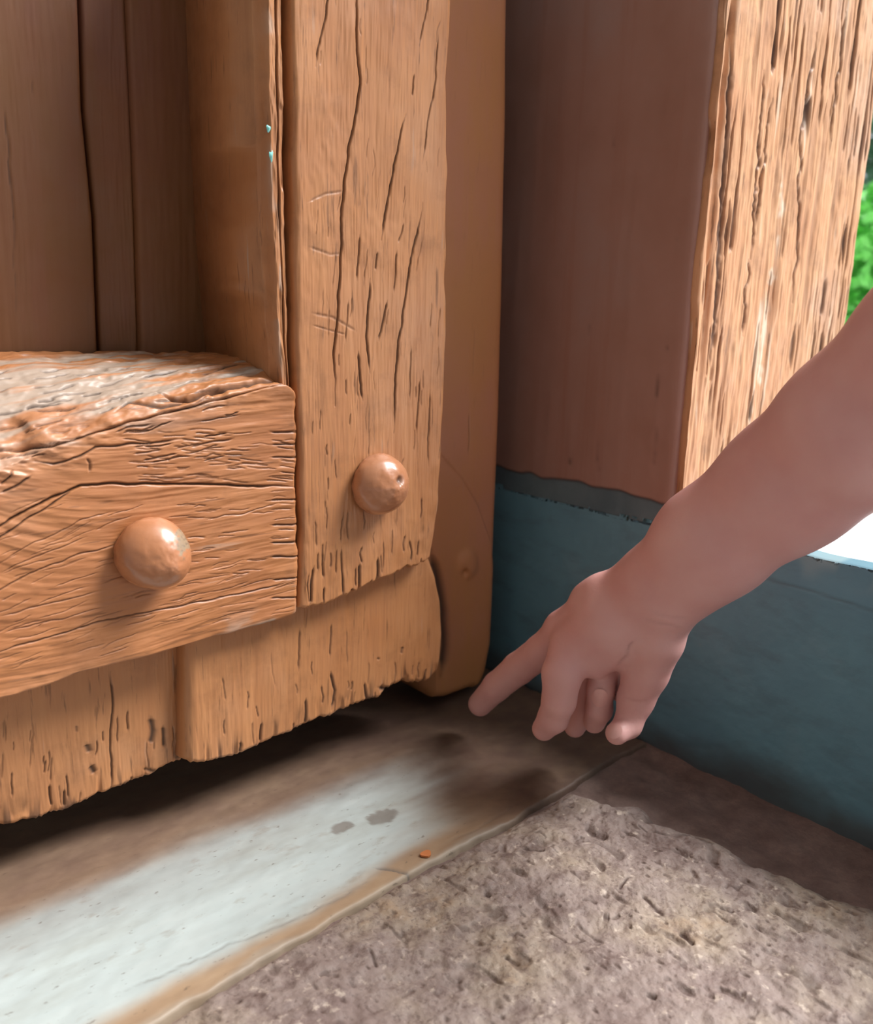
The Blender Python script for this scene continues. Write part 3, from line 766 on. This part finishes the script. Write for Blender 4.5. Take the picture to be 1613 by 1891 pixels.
ck = [([(458, 1280), (455, 1310)], 1.6, 0.001), ([(500, 1200), (505, 1245), (512, 1272)], 1.2, 0.0007), ([(555, 1160), (552, 1240)], 1.8, 0.0013),
      ([(612, 1150), (610, 1215)], 1.8, 0.0013), ([(610, 1240), (618, 1275), (612, 1310)], 3, 0.002), ([(672, 1260), (680, 1300)], 3, 0.002),
      ([(700, 1270), (722, 1275)], 7, 0.0025), ([(745, 1195), (742, 1208)], 3, 0.0012), ([(697, 1214), (698, 1218)], 3, 0.0012),
      ([(565, 1290), (565, 1340)], 2.4, 0.002), ([(484, 1335), (482, 1372)], 2.4, 0.002), ([(444, 1370), (442, 1392)], 3, 0.002), ([(410, 1250), (418, 1295)], 1.6, 0.001),
      ([(640, 1160), (642, 1230)], 1.3, 0.0008), ([(742, 1255), (752, 1268)], 5, 0.002)]
ck += short_cracks(26, 400, 800, 1230, 1380, 90, (16, 50), 1.6, 0.0016, 51)
skirt('lower_board', [(342, 1060), (560, 1010), (780, 960)],
      [(342, 1410), (380, 1413), (430, 1401), (500, 1371), (560, 1345), (620, 1318), (665, 1303), (700, 1290), (722, 1268), (745, 1258), (765, 1264), (790, 1258), (812, 1240)],
      [(342, 1060), (343, 1250), (342, 1410)], [(780, 960), (797, 1030), (810, 1065), (819, 1110), (822, 1170), (818, 1215), (812, 1240)],
      YR, 420, 300, 200, ck, 0.018, 0.008)
ck = [([(205, 1240), (208, 1300), (204, 1380), (206, 1460)], 2.6, 0.0018), ([(278, 1325), (282, 1350), (278, 1375)], 7, 0.0022), ([(300, 1340), (301, 1380)], 5, 0.002),
      ([(160, 1375), (166, 1390)], 7, 0.0016), ([(168, 1415), (175, 1428)], 9, 0.0018), ([(140, 1340), (141, 1352)], 3, 0.001), ([(120, 1460), (118, 1490)], 3, 0.002),
      ([(92, 1450), (95, 1490)], 3, 0.002), ([(265, 1420), (290, 1425)], 5, 0.0015), ([(60, 1350), (55, 1420)], 1.6, 0.001), ([(330, 1230), (332, 1330), (328, 1400)], 3, 0.0015)]
ck += short_cracks(34, 0, 335, 1330, 1490, 90, (16, 60), 1.7, 0.0016, 61)
skirt('lower_board', [(-500, 1250), (0, 1150), (341, 1060)],
      [(-500, 1700), (-100, 1552), (0, 1526), (40, 1522), (70, 1518), (100, 1506), (140, 1492), (200, 1466), (260, 1442), (300, 1422), (341, 1406)],
      [(-500, 1250), (-500, 1700)], [(341, 1060), (341, 1406)], YL, 520, 240, 230, ck, 0.03)

# --- pivot post at the leaf's edge
Yq = YQ
Rq = [(948, -420), (946, 0), (943, 250), (938, 480), (931, 760), (922, 960), (917, 1100), (912, 1190), (902, 1240), (888, 1275)]
Rw = pts(Rq, 1, Yq)
Lw = [np.array([0.425, Yq, Rw[0][2]]), np.array([0.425, Yq, 0.13]), np.array([0.458, Yq, 0.085]), np.array([0.462, Yq, 0.012])]
Bw = [Lw[-1], np.array([0.475, Yq, 0.009]), on(868, 1300, 1, Yq), Rw[-1]]
Bw[2][2] = max(Bw[2][2], 0.010)
P, ed = coons([Lw[0], Rw[0]], Bw, Lw, Rw, 200, 620, (0, 2), 1, Yq)
px, py = proj(P.reshape(-1, 3)); px = px.reshape(P.shape[:2]); py = py.reshape(P.shape[:2])
arcy = np.interp(px, [780, 822, 850, 880, 905, 915, 925], [790, 850, 880, 930, 1000, 1060, 1500])
plate = sm(-5, 5, py - arcy) * sm(1070, 1180, 1400 - (py - 0) * 0 - 0 * py + 0) if False else sm(-6, 6, py - arcy)
nail = np.exp(-(((px - 862) / 17) ** 2 + ((py - 1040) / 24) ** 2) ** 2) - 0.9 * np.exp(-(((px - 856) / 5) ** 2 + ((py - 1056) / 7) ** 2))
crk, dirt = carve(P, [([(868, 760), (866, 840)], 1.8, 0.0006), ([(878, 600), (874, 700)], 1.2, 0.0003), ([(793, 1015), (800, 1040), (811, 1080), (819, 1130), (821, 1190), (815, 1248)], 10, 0.005)], 1)
P[..., 1] += rnd(ed['r'], 0.012) + rnd(ed['b'], 0.010) - 0.0016 * plate - 0.0032 * nail + crk + 0.0005 * fbm(P[..., 0] * 20, P[..., 2] * 10, 0, 250, 2)
D(grid_obj('pivot_post', P, m_smooth, door, back=(0, 0.05, 0), attrs={'dirt': dirt, 'wear': dirt * 0}, flip=True))
# hidden backing behind the skirt boards
D(box('back_brace', -0.3, 0.43, 0.545, 0.575, 0.07, 0.20, m_panel, door))

# --- studs
def stud(cx_, cy_, rad, high, tip, spin, seed, wearpt):
    c = on(cx_, cy_, 1, YF)
    prof = [(0.86, -0.10), (0.93, 0.0), (0.985, 0.14), (1.0, 0.27), (0.985, 0.40), (0.93, 0.54), (0.84, 0.67), (0.71, 0.79), (0.55, 0.885), (0.38, 0.95), (0.2, 0.985), (0.09, 1.0), (0.0, 1.0)]
    pr = np.array(prof); n, m = 96, 72
    tt = np.linspace(0, 1, m); r = np.interp(tt, np.linspace(0, 1, len(pr)), pr[:, 0]) * rad; y = np.interp(tt, np.linspace(0, 1, len(pr)), pr[:, 1])
    for _ in range(14):
        r[1:-1] = r[1:-1] * 0.5 + 0.25 * (r[:-2] + r[2:]); y[1:-1] = y[1:-1] * 0.5 + 0.25 * (y[:-2] + y[2:])
    a = np.linspace(0, 2 * math.pi, n, endpoint=False)
    A, R_ = np.meshgrid(a, r, indexing='ij'); Yy = np.repeat(y[None], n, 0) * high
    X = np.cos(A) * R_ + tip[0] * (Yy / high) ** 2; Z = np.sin(A) * R_ + tip[1] * (Yy / high) ** 2
    # a blunt, slightly pointed crown
    pk = np.exp(-(R_ / (0.45 * rad)) ** 2); Yy = Yy + 0.0018 * pk
    k = 0.0005 * fbm(X * 160, Z * 160, Yy * 160, seed, 3)
    V = np.stack([c[0] + X * (1 + k / rad), c[1] - Yy + k, c[2] + Z * (1 + k / rad)], -1)
    px, py = proj(V.reshape(-1, 3)); px = px.reshape(A.shape); py = py.reshape(A.shape)
    dirt = np.zeros(A.shape); wear = np.zeros(A.shape)
    if wearpt:
        (wx, wy, w1, w2) = wearpt
        q = ((px - wx) / w1) ** 2 + ((py - wy) / w2) ** 2 + 0.7 * vnoise(px / 5, py / 5, 0, seed + 3)
        wear = 0.9 * (1 - sm(0.6, 1.2, q)); dirt = 0.45 * wear * sm(0.1, 0.5, vnoise(px / 4, py / 4, 0, seed + 4))
    ring_ = (1 - sm(0.0, 0.06, Yy / high)); dirt = np.maximum(dirt, 0.7 * ring_)
    i, j = np.meshgrid(np.arange(n), np.arange(m - 1), indexing='ij')
    a0 = (i * m + j).ravel(); b0 = (((i + 1) % n) * m + j).ravel()
    q = np.stack([a0, a0 + 1, b0 + 1, b0], 1)
    return V.reshape(-1, 3), q, dirt, wear
V, q, dr_, we_ = stud(272, 1016, 0.0208, 0.024, (0.006, -0.006), 0, 300, (340, 985, 14, 42))
D(mesh_obj('stud', V, q, m_stud, door, {'dirt': dr_, 'wear': we_}))
V, q, dr_, we_ = stud(692, 892, 0.0215, 0.022, (0.003, -0.001), 0, 310, None)
px, py = proj(V); pitm = np.exp(-((px - 740) / 6) ** 2 - ((py - 888) / 8) ** 2)
V[:, 1] += 0.003 * pitm; dr_ = np.maximum(dr_.ravel(), 0.8 * pitm)
D(mesh_obj('stud', V, q, m_stud, door, {'dirt': dr_, 'wear': we_}))
# flecks of old turquoise paint
m_flk = simple('turquoise_paint_fleck', lin(140, 216, 208), 0.4)
def fleck(px, py, a, b, Y, ang, par=door):
    c = on(px, py, 1, Y); n = 12; v = [(c[0], c[1] - 0.0008, c[2])]
    for i in range(n):
        t = 2 * math.pi * i / n; r = 1 + 0.25 * math.sin(3 * t + px)
        x, z = a * r * math.cos(t), b * r * math.sin(t); ca, sa = math.cos(ang), math.sin(ang)
        v.append((c[0] + x * ca - z * sa, c[1] + 0.0006, c[2] + x * sa + z * ca))
    return D(mesh_obj('paint_fleck', v, [(0, 1 + i, 1 + (i + 1) % n) for i in range(n)], m_flk, par))
fleck(502, 288, 0.0013, 0.0036, YF + 0.0026, 0.0); fleck(497, 237, 0.0015, 0.0020, YF + 0.0028, 0.0)

# ------------------------------------------------------------------ person: bare forearm and pointing hand
def cap(p, q):   # p, q = (px, py, depth, radius px)
    a, b = at(*p[:3]), at(*q[:3]); return (a, b, p[3] * p[2] / F, q[3] * q[2] / F)
def chain(*k): return [cap(k[i], k[i + 1]) for i in range(len(k) - 1)]
ARM = chain((2110, 300, 0.37, 172), (1930, 470, 0.40, 168), (1760, 630, 0.44, 160), (1580, 793, 0.485, 138), (1460, 892, 0.52, 119), (1312, 1002, 0.555, 98))
ARM += chain((1312, 1002, 0.555, 98), (1222, 1072, 0.578, 70)) + chain((1320, 1010, 0.555, 88), (1238, 1112, 0.575, 58))
PALM = chain((1210, 1062, 0.580, 56), (1120, 1112, 0.605, 44), (1040, 1160, 0.632, 31)) \
     + chain((1222, 1090, 0.578, 60), (1130, 1150, 0.598, 56), (1062, 1195, 0.612, 44)) \
     + chain((1225, 1100, 0.580, 55), (1150, 1175, 0.600, 44), (1100, 1215, 0.612, 36)) \
     + chain((1110, 1098, 0.605, 28), (1085, 1108, 0.612, 26))
THUMB = chain((1232, 1120, 0.582, 52), (1212, 1180, 0.588, 51), (1192, 1240, 0.600, 43), (1174, 1292, 0.606, 34), (1160, 1338, 0.606, 26), (1140, 1354, 0.598, 22)) \
      + chain((1190, 1185, 0.605, 40), (1152, 1240, 0.628, 32), (1150, 1275, 0.630, 24))
INDEX = chain((1040, 1165, 0.632, 33), (1002, 1202, 0.652, 31), (958, 1234, 0.672, 29), (918, 1268, 0.690, 26), (887, 1300, 0.703, 22))
MIDDLE = chain((1060, 1195, 0.612, 42), (1038, 1245, 0.606, 36), (1032, 1295, 0.610, 31), (1022, 1325, 0.618, 28), (1005, 1346, 0.626, 22))
RING = chain((1095, 1205, 0.625, 34), (1078, 1265, 0.640, 28), (1075, 1315, 0.650, 24), (1062, 1342, 0.655, 19))
LITTLE = chain((1120, 1205, 0.625, 32), (1110, 1275, 0.618, 25), (1107, 1310, 0.624, 25), (1098, 1334, 0.634, 20))
FING = [(THUMB, 0.007), (INDEX, 0.007), (MIDDLE, 0.006), (RING, 0.004), (LITTLE, 0.004)]
def sd_cap(P, c):
    a, b, ra, rb = c; ab = b - a
    t = np.clip(((P - a) @ ab) / (ab @ ab), 0, 1)
    return np.linalg.norm(P - a - t[:, None] * ab, axis=1) - (ra + (rb - ra) * t)
def smin(a, b, k):
    h = np.clip(0.5 + 0.5 * (b - a) / k, 0, 1); return b + (a - b) * h - k * h * (1 - h)
def sdf(P):
    d = sd_cap(P, ARM[0])
    for c in ARM[1:]: d = smin(d, sd_cap(P, c), 0.012)
    for c in PALM: d = smin(d, sd_cap(P, c), 0.009)
    f = None
    for ch, k in FING:
        e = sd_cap(P, ch[0])
        for c in ch[1:]: e = smin(e, sd_cap(P, c), 0.003)
        d0 = smin(d, e, k)
        f = d0 if f is None else smin(f, d0, 0.0012)
    return f
def surface_nets(lo, hi, h):
    n = np.ceil((hi - lo) / h).astype(int) + 1
    ax = [lo[k] + h * np.arange(n[k]) for k in range(3)]
    vol = np.empty(n, np.float32)
    for i in range(n[0]):
        Yg, Zg = np.meshgrid(ax[1], ax[2], indexing='ij')
        Q = np.stack([np.full(Yg.size, ax[0][i]), Yg.ravel(), Zg.ravel()], 1)
        vol[i] = sdf(Q).reshape(n[1], n[2])
    ins = vol < 0
    c = np.zeros(n - 1, int)
    for a in (0, 1):
        for b in (0, 1):
            for d in (0, 1):
                c += ins[a:n[0] - 1 + a, b:n[1] - 1 + b, d:n[2] - 1 + d]
    act = (c > 0) & (c < 8)
    vid = -np.ones(n - 1, np.int64); ijk = np.argwhere(act); vid[act] = np.arange(len(ijk))
    V = lo + (ijk + 0.5) * h
    Fq = []
    for axn in range(3):
        sl0 = [slice(None)] * 3; sl1 = [slice(None)] * 3; sl0[axn] = slice(0, -1); sl1[axn] = slice(1, None)
        a, b = ins[tuple(sl0)], ins[tuple(sl1)]
        e = np.argwhere(a != b); o1, o2 = [k for k in range(3) if k != axn]
        e = e[(e[:, o1] > 0) & (e[:, o2] > 0) & (e[:, o1] < n[o1] - 1) & (e[:, o2] < n[o2] - 1)]
        sg = a[tuple(e.T)]
        def g(d1, d2):
            f = e.copy(); f[:, o1] -= d1; f[:, o2] -= d2; return vid[tuple(f.T)]
        q = np.stack([g(1, 1), g(0, 1), g(0, 0), g(1, 0)], 1)
        fl = sg if axn != 1 else ~sg
        q = np.where(fl[:, None], q, q[:, ::-1]); Fq.append(q)
    return V, np.concatenate(Fq)
allc = ARM + PALM + [c for ch, _ in FING for c in ch]
ends = np.array([c[0] for c in allc] + [c[1] for c in allc])
V, q = surface_nets(ends.min(0) - 0.05, ends.max(0) + 0.05, 0.0021)
def grad(P, e=3e-4):
    return np.stack([(sdf(P + e * np.eye(3)[k]) - sdf(P - e * np.eye(3)[k])) / (2 * e) for k in range(3)], 1)
for it in range(3):
    gN = grad(V); gN /= np.maximum(np.sum(gN * gN, 1), 0.2)[:, None]
    V = V - gN * np.clip(sdf(V), -0.002, 0.002)[:, None]
gN = grad(V); gN /= np.linalg.norm(gN, axis=1)[:, None] + 1e-9
crk, dirt = carve(V[None], [([(1172, 1182), (1163, 1195), (1158, 1212), (1140, 1232)], 3.5, 0.0012), ([(1185, 1142), (1225, 1152), (1262, 1160)], 4, 0.0006),
                      ([(1195, 1128), (1240, 1140), (1275, 1142)], 4, 0.0004), ([(1150, 1290), (1185, 1296), (1200, 1292)], 4, 0.0005)], 2)
crk, dirt = crk[0], dirt[0]
bumpv = 0.0006 * vnoise(V[:, 0] * 45, V[:, 1] * 45, V[:, 2] * 45, 400)
V = V + gN * (bumpv - crk)[:, None]
person = mesh_obj('person', V, q, m_skin, None, {'dirt': 0.5 * dirt})
tag(person, 'bare forearm and hand of a person reaching down, index finger pointing at the door pivot', 'person')
def nail(p, nvec, along, a, b):
    """small curved nail plate"""
    p = np.asarray(p); nvec = nvec / np.linalg.norm(nvec); along = along - nvec * (along @ nvec); along /= np.linalg.norm(along); sd_ = np.cross(nvec, along)
    vs, n = [], 12
    for i in range(n):
        for j in range(n):
            u, v = -1 + 2 * i / (n - 1), -1 + 2 * j / (n - 1)
            x, y = u * math.sqrt(1 - v * v / 2), v * math.sqrt(1 - u * u / 2)
            vs.append(p + along * a * x + sd_ * b * y + nvec * (0.0006 - b * 0.35 * y * y - a * 0.15 * x * x))
    V_ = np.array(vs); 
    return mesh_obj('fingernail', V_, grid_faces(n, n, False), m_nail, person)
def snap(px, py, dep):
    P = at(np.array([px]), np.array([py]), np.array([dep - 0.03]))
    dr = ray(np.array([px]), np.array([py]))
    for _ in range(60):
        P = P + dr * sdf(P)[:, None] * 0.8
    return P[0], grad(P)[0]
p_, n_ = snap(1136, 1350, 0.60); nail(p_, n_, at(1140, 1354, 0.598) - at(1160, 1338, 0.606), 0.0055, 0.0045)
p_, n_ = snap(1108, 1290, 0.62); nail(p_, n_, at(1107, 1310, 0.624) - at(1110, 1275, 0.618), 0.0075, 0.0055)

# ------------------------------------------------------------------ outside
gr = mesh_obj('ground', [(0.62, -8, -0.03), (30, -8, -0.03), (30, 30, -0.03), (0.62, 30, -0.03)], [(0, 1, 2, 3)], m_ground, smooth=False)
tag(gr, 'bright sunlit pale ground outside the doorway', 'ground', 'structure')
def bush(px, dep, wid, hgt, n, mat, label, seed, size):
    b_ = at(px, 600, dep); r = np.random.default_rng(seed)
    root = empty('shrub', (b_[0], b_[1], -0.03)); tag(root, label, 'shrub', group='shrubs outside the doorway')
    c = r.normal(0, 1, (n, 3)); c /= np.linalg.norm(c, axis=1)[:, None]; c *= r.uniform(0.35, 1, n)[:, None] ** 0.5
    c = c * np.array([wid, wid, hgt / 2]) + np.array([0, 0, hgt / 2 + 0.08])
    a = r.normal(0, 1, (n, 3)); a /= np.linalg.norm(a, axis=1)[:, None]
    b = np.cross(a, r.normal(0, 1, (n, 3))); b /= np.linalg.norm(b, axis=1)[:, None]
    nn = np.cross(a, b); L_ = size * r.uniform(0.6, 1.2, n)[:, None]
    V = np.stack([c, c + a * L_ * 0.5 + b * L_ * 0.24 + nn * L_ * 0.06, c + a * L_, c + a * L_ * 0.5 - b * L_ * 0.24 + nn * L_ * 0.06], 1).reshape(-1, 3)
    o = mesh_obj('foliage', V, np.arange(4 * n).reshape(n, 4), mat, root, smooth=False); o['kind'] = 'stuff'
    for k in range(3):
        t = 2.1 * k + seed; v = []
        for i in range(7):
            h = i / 6 * hgt * 0.8; rr = 0.02 * (1 - i / 8)
            for j in range(6):
                v.append((0.04 * math.cos(t) * (1 + 6 * i / 6 * wid) + rr * math.cos(j * 1.047), 0.04 * math.sin(t) * (1 + 6 * i / 6 * wid) + rr * math.sin(j * 1.047), h))
        f = [(i * 6 + j, i * 6 + (j + 1) % 6, (i + 1) * 6 + (j + 1) % 6, (i + 1) * 6 + j) for i in range(6) for j in range(6)]
        mesh_obj('stem', v, f, m_bark, root)
bush(1640, 4.6, 0.55, 1.05, 5200, m_leaf, 'bright green sunlit shrub seen past the edge of the post', 1, 0.10)
bush(1690, 7.0, 1.6, 2.6, 9000, m_leaf_dark, 'dark green shrub standing behind the bright green shrub', 2, 0.16)

# tiny orange chip of paint on the threshold
c = on(787, 1580, 2, 0.0); v = []
n = 14
for zz_ in (0.0002, 0.0014):
    for i in range(n):
        t_ = 2 * math.pi * i / n; r_ = 0.0038 * (1 + 0.12 * math.sin(3 * t_))
        v.append((c[0] + r_ * math.cos(t_), c[1] + r_ * 0.8 * math.sin(t_), zz_ + 0.0004))
f = [tuple(range(n - 1, -1, -1)), tuple(range(n, 2 * n))] + [(i, (i + 1) % n, n + (i + 1) % n, n + i) for i in range(n)]
chip = mesh_obj('paint_chip', v, f, m_chip, None, smooth=False)
tag(chip, 'tiny orange chip of paint lying near the front edge of the pale threshold', 'paint chip')
